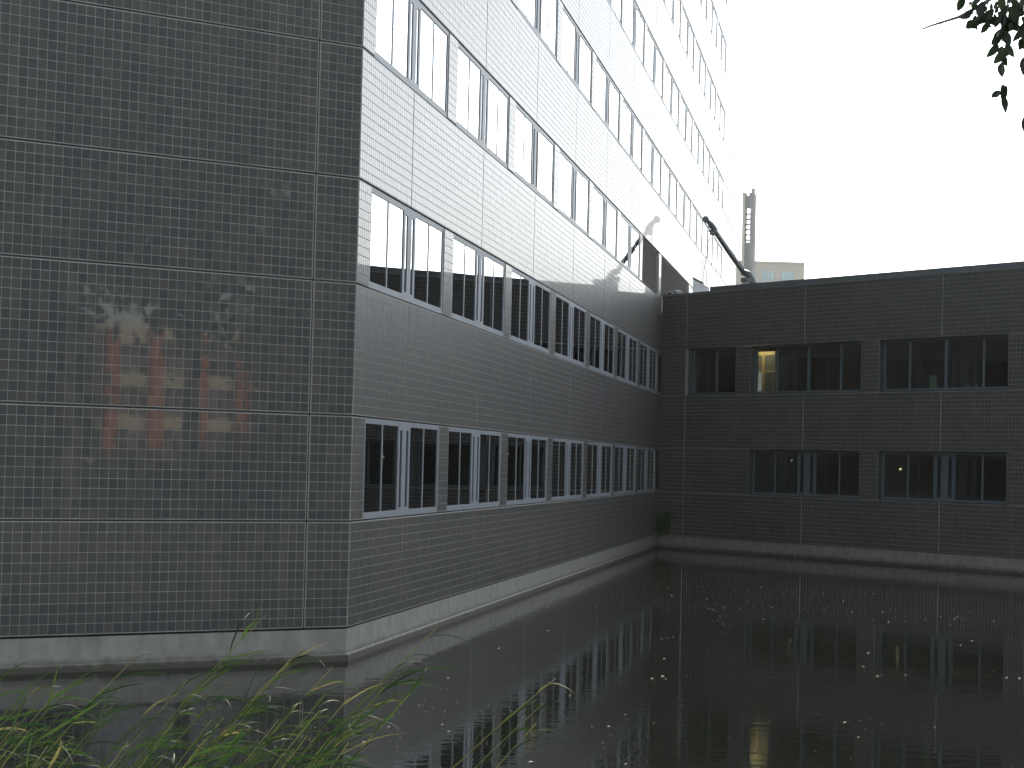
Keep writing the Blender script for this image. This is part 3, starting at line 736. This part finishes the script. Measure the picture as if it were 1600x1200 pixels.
# ------------------------------------------------------------------ overhanging tree, top right
ot = empty('overhanging_tree', (13.6, -23.4, 1.0), 'leafy tree hanging its twigs into the top right of the view', 'tree')
O = Vector((13.6, -23.4, 1.0))
mb = MB(); mb.tube([(0, 0, -0.3), (-0.05, 0.05, 1.6), (-0.2, 0.1, 3.2), (-0.25, 0.3, 5.2), (-0.1, 0.2, 8.0)], [0.22, 0.18, 0.15, 0.11, 0.03], 10); mb.build('trunk', M['bark'], ot, smooth=True)
tipj = Vector(at(1640, -40, 9.6)) - O
for k, (q0, q1) in enumerate((((-0.2, 0.1, 3.2), tipj), ((-0.25, 0.3, 5.0), (2.5, 1.5, 6.8)), ((-0.2, 0.1, 4.0), (0.6, -2.8, 6.0)), ((-0.25, 0.3, 5.2), (-1.6, -1.2, 7.4)))):
    q0, q1 = Vector(q0), Vector(q1); MB().tube([q0, q0.lerp(q1, .5) + Vector((0, 0, .35)), q1], [.09, .055, .018], 7).build('limb', M['bark'], ot, smooth=True)
def outside(V):
    c = V.mean(1) + np.array(O); u, v, z = project(c)
    return ~((u > -60) & (u < 1625) & (v > -25) & (v < 1260) & (z > 0))
link('crown', crown_mesh('crown', 77, 3.6, 3.6, 2.6, 8.2, 330, 24, 0.055, M['leaf'], outside), ot)
def outside_limb(V): return outside(V + np.array([-2.6, 1.2, 0.0]))
link('crown', crown_mesh('crown', 78, 2.6, 1.5, 3.2, 6.6, 200, 26, 0.05, M['leaf'], outside_limb), ot, (-2.6, 1.2, 0.0))
def px(u, v, D=9.5): return Vector(at(u, v, D)) - O
for pts, r0 in (([(1640, -40, 9.6), (1590, -22, 9.55), (1545, 0, 9.5), (1520, 15, 9.5), (1497, 27, 9.5), (1474, 34, 9.48), (1458, 39, 9.47), (1442, 45, 9.46)], 0.011),
                ([(1474, 34, 9.48), (1470, 38, 9.48)], 0.004), ([(1512, 19, 9.5), (1504, 15, 9.5), (1502, 19, 9.5)], 0.003),
                ([(1590, -22, 9.55), (1575, 12, 9.5), (1566, 45, 9.5), (1566, 70, 9.49), (1566, 95, 9.48), (1566, 112, 9.48), (1567, 132, 9.48), (1558, 150, 9.48), (1562, 162, 9.48)], 0.0035),
                ([(1640, -40, 9.6), (1610, 0, 9.5), (1590, 30, 9.5), (1592, 60, 9.5), (1592, 102, 9.5), (1577, 112, 9.5)], 0.0024), ([(1592, 102, 9.5), (1602, 114, 9.5)], 0.002),
                ([(1545, 0, 9.5), (1540, 22, 9.5), (1543, 40, 9.5)], 0.0035), ([(1520, 15, 9.5), (1520, 32, 9.5)], 0.003), ([(1640, -40, 9.6), (1612, 60, 9.55), (1606, 180, 9.5)], 0.003)):
    MB().tube([px(*p) for p in pts], [r0 * (1 - 0.6 * i / (len(pts) - 1)) for i in range(len(pts))], 6).build('twig', M['twig'], ot, smooth=True)
def leaf_mesh(L, W, bend):
    mb = MB(); n = 6
    for i in range(n + 1):
        t = i / n; wd = W * math.sin(math.pi * min(1, t * 0.93 + 0.05)) ** 0.8 * (1 - 0.35 * t); z = bend * t * t
        mb.v += [(-wd / 2, t * L, z + 0.10 * wd), (0, t * L, z - 0.05 * wd), (wd / 2, t * L, z + 0.10 * wd)]
    for i in range(n):
        a = 3 * i; mb.f += [(a, a + 1, a + 4, a + 3), (a + 1, a + 2, a + 5, a + 4)]
    return mb.mesh('leaf', M['leaf_silhouette'], True)
lm = [leaf_mesh(0.078, 0.052, -0.012), leaf_mesh(0.064, 0.046, 0.008), leaf_mesh(0.088, 0.05, -0.02)]
rn = random.Random(5)
SP = [(1508, -4), (1516, 2), (1524, -2), (1512, 8), (1520, 14), (1517, 22), (1524, 24), (1523, 32), (1532, 6), (1536, 14), (1540, 20), (1538, 28), (1545, 25), (1541, 34), (1547, 36), (1533, 22), (1548, 6), (1552, 14), (1556, 2), (1560, 10), (1566, 16), (1570, 22), (1563, 24), (1575, 6), (1579, 10), (1570, 34), (1566, 40), (1574, 36), (1582, 36), (1564, 46), (1568, 48), (1562, 58),
      (1572, 68), (1578, 70), (1565, 72), (1560, 70), (1570, 80), (1566, 86), (1566, 98), (1590, 8), (1596, 2), (1592, 18), (1598, 16), (1586, 22), (1597, 26), (1596, 52), (1599, 60), (1593, 62), (1600, 90), (1602, 96), (1566, 132), (1572, 134), (1563, 142), (1567, 150), (1601, 182), (1530, -6), (1545, -8), (1565, -6), (1585, -8), (1600, -6), (1580, 0), (1588, 4), (1594, 10), (1584, 14), (1577, 18), (1590, 26), (1600, 34), (1594, 40), (1572, 28), (1560, 18), (1554, 22), (1550, 28), (1528, 16), (1526, 4), (1536, 2), (1542, 10), (1568, 4), (1572, 12), (1598, 44), (1586, 30)]
for i, (u, v) in enumerate(SP):
    o = link('leaf', lm[i % 3], ot, px(u, v, 9.5 + rn.uniform(-.06, .06)))
    e_ = Euler((rn.uniform(-2.4, -1.0), rn.uniform(-0.9, 0.9), rn.uniform(-0.9, 0.9) - 0.17))
    o.rotation_euler = e_; s_ = rn.uniform(0.65, 1.1); o.scale = (s_, s_, s_)

# ------------------------------------------------------------------ reeds in front
def reed_leaf_mesh(L, W, droop, curl):
    mb = MB(); n = 9
    for i in range(n + 1):
        t = i / n; wd = W * (min(1, t * 6) * 0.65 + 0.35) * (1 - t ** 2.2) + 0.0008
        x = L * t * (1 - 0.12 * t); z = 0.16 * L * math.sin(t * 2.0) - droop * L * t * t; y = curl * L * t * t
        mb.v += [(x, y - wd / 2, z + .18 * wd), (x, y, z - .1 * wd), (x, y + wd / 2, z + .18 * wd)]
    for i in range(n):
        a = 3 * i; mb.f += [(a, a + 1, a + 4, a + 3), (a + 1, a + 2, a + 5, a + 4)]
    return mb.mesh('leaf', M['reed_leaf'], True)
rn = random.Random(21)
rl = [reed_leaf_mesh(rn.uniform(.22, .42), rn.uniform(.009, .017), rn.uniform(.05, .6), rn.uniform(-.25, .25)) for _ in range(9)]
dry = []
for me_ in rl[:4]:
    q_ = me_.copy(); q_.materials.clear(); q_.materials.append(M['reed_dry']); dry.append(q_)
def reed(u, v, D, lean, group, label, nl=7, lscale=1.0):
    tip = at(u, v, D); base = np.array([tip[0], tip[1], -0.15]) - RGT * lean - np.array([0, 0, RGT[2] * lean]) + FWD * rn.uniform(-.3, .3)
    base[2] = -0.15
    r_ = empty('reed', tuple(base), label, 'reed', group)
    H = tip[2] - base[2]; d = tip - base
    def P(t): return Vector((d[0] * t ** 1.9, d[1] * t ** 1.9, H * (t + 0.10 * t * (1 - t))))
    n = 12
    MB().tube([P(i / n) for i in range(n + 1)], [0.0042 * (1 - 0.8 * i / n) + 0.0006 for i in range(n + 1)], 6).build('stem', M['reed_stem'], r_, smooth=True)
    for i in range(nl):
        t = 0.55 + 0.45 * (i + rn.uniform(-.4, .4)) / nl
        p = P(t)
        az = math.atan2(RGT[1], RGT[0]) + rn.gauss(0, 0.45)
        pitch = rn.gauss(-0.42, 0.28) if t > 0.8 else rn.gauss(-0.22, 0.3)
        o = link('leaf', rl[rn.randrange(9)] if rn.random() > 0.08 else dry[rn.randrange(4)], r_, p, (rn.uniform(-1.2, 1.2), pitch, az))
        s_ = rn.uniform(.55, 1.0) * lscale * (1.1 - 0.5 * max(0, t - .6)); o.scale = (s_, s_, s_)
GL = ('reeds at the lower left', 'wind bent green reed in the dark thicket at the lower left')
GC = ('reeds in the lower middle', 'sunlit yellow green reed bending right in the lower middle clump')
GR_ = ('reeds right of the corner', 'reed leaning far right over open water past the tower corner')
for u, v, D, ln in ((60, 1072, 8.2, 1.0), (20, 1100, 8.0, .9), (120, 1062, 8.4, 1.0), (215, 1024, 8.4, 1.1), (180, 1098, 7.8, .9), (95, 1115, 7.6, .9), (150, 1140, 7.4, .8), (40, 1150, 7.2, .8), (240, 1100, 7.7, .9), (5, 1060, 8.5, 1.0), (270, 1130, 7.3, .8), (75, 1165, 7.0, .7), (200, 1160, 7.1, .8), (-20, 1120, 7.8, .8), (128, 1095, 8.0, .9), (30, 1128, 7.7, .9), (160, 1075, 8.1, .9), (90, 1080, 8.1, .9), (55, 1105, 7.8, .9), (230, 1145, 7.2, .8), (115, 1150, 7.2, .8), (10, 1160, 7.1, .8)):
    reed(u, v, D, ln, GL[0], GL[1], 20)
for u, v, D, ln in ((417, 960, 8.3, 1.2), (474, 1012, 7.9, 1.1), (292, 1064, 7.8, 1.0), (345, 1040, 8.0, 1.0), (405, 1085, 7.6, .95), (455, 1030, 8.1, 1.1), (520, 1042, 8.1, 1.05), (500, 1110, 7.4, .9), (380, 1140, 7.2, .8), (435, 1125, 7.3, .85), (545, 1090, 7.7, .9), (320, 1155, 7.1, .8), (480, 1150, 7.1, .8), (560, 1120, 7.4, .85), (360, 1065, 8.0, 1.0), (530, 1140, 7.2, .8), (415, 1165, 7.0, .75), (350, 1120, 7.4, .8), (395, 1105, 7.5, .9), (470, 1095, 7.6, .9), (440, 1048, 8.1, 1.1), (510, 1085, 7.7, .95), (370, 1165, 7.0, .7), (460, 1170, 6.9, .7), (505, 1165, 7.0, .75), (330, 1125, 7.3, .8), (545, 1160, 7.0, .75)):
    reed(u, v, D, ln, GC[0], 'tallest reed of the middle clump, its tip crossing the concrete plinth' if v == 960 else GC[1], 20)
for u, v, D, ln in ((682, 982, 7.9, 1.25), (650, 1030, 7.9, 1.15), (868, 1060, 7.6, 1.35), (850, 1098, 7.5, 1.2), (640, 1085, 7.6, 1.0), (838, 1130, 7.4, 1.0), (600, 1075, 7.8, 1.0)):
    reed(u, v, D, ln, GR_[0], {982: 'reed just right of the tower corner reaching highest over the pond', 1060: 'rightmost reed, arching out over the mirrored windows'}.get(v, GR_[1]), 17)

# weed at the inner corner
wd_ = empty('weed', (0.32, 46.45, 0.45), 'small dark weed growing on the plinth in the inner corner', 'plant')
link('foliage', crown_mesh('foliage', 91, 0.28, 0.28, 0.0, 0.95, 40, 16, 0.05, M['weed']), wd_)
mb = MB()
for a in range(4): mb.tube([(0, 0, -.05), (.06 * math.cos(a * 1.7), .06 * math.sin(a * 1.7), .45), (.14 * math.cos(a * 1.7), .14 * math.sin(a * 1.7), .95)], [.01, .008, .003], 5)
mb.build('stem', M['bark'], wd_)

# flecks drifting on the pond
rg = np.random.default_rng(4); Vs = []; Fs = []
def fleck(x, y, L, W, a):
    n0 = len(Vs); c, s = math.cos(a), math.sin(a)
    for k, (p, q) in enumerate(((-.5, 0), (-.2, -.5), (.25, -.42), (.5, .05), (.2, .5), (-.25, .4))):
        Vs.append((x + c * p * L - s * q * W, y + s * p * L + c * q * W, 0.004 + 0.003 * ((k * 7) % 3)))
    Fs.append(tuple(range(n0, n0 + 6)))
def in_water(x, y): return x > 0.25 and x + y < LW - 0.4
cnt = 0
streaks = [(rg.uniform(1, 15), rg.uniform(-16, 32), rg.uniform(-.5, .5), rg.uniform(1.5, 5)) for _ in range(26)]
while cnt < 4200:
    if rg.random() < 0.5:
        s = streaks[rg.integers(26)]; t = rg.normal(0, s[3]); x = s[0] + t * math.cos(s[2] + 0.17); y = s[1] + t * math.sin(s[2] + 0.17) + rg.normal(0, .5)
    else: x = rg.uniform(0, 20); y = -16 + 52 * rg.random() ** 1.5
    if not in_water(x, y): continue
    k = rg.random()
    L = rg.uniform(.014, .036) if k < .94 else rg.uniform(.036, .085)
    fleck(x, y, L, L * rg.uniform(.14, .5), rg.normal(0.17, 0.35)); cnt += 1
me = bpy.data.meshes.new('floating_flecks'); me.from_pydata(Vs, [], Fs); me.materials.append(M['debris'])
tag(link('floating_flecks', me), 'pale flecks of seed and leaf drifting on the dark pond', 'debris', kind='stuff')

# ------------------------------------------------------------------ thin haze, added as a pale veil in place of lens glare
hz = MB().box((-750, -160, -2.2), (750, 760, 74)).build('haze', plain('veil_haze', (1, 1, 1)))
hm = hz.data.materials[0]; ht_ = hm.node_tree; ht_.nodes.clear()
ho = ht_.nodes.new('ShaderNodeOutputMaterial'); hv = ht_.nodes.new('ShaderNodeVolumePrincipled')
hv.inputs['Color'].default_value = (0.97, 0.98, 1.0, 1); hv.inputs['Density'].default_value = 0.00005; hv.inputs['Anisotropy'].default_value = 0.35
ht_.links.new(hv.outputs[0], ho.inputs['Volume'])
tag(hz, 'thin haze added as a pale light veil over the pond and beyond', 'haze', kind='stuff')
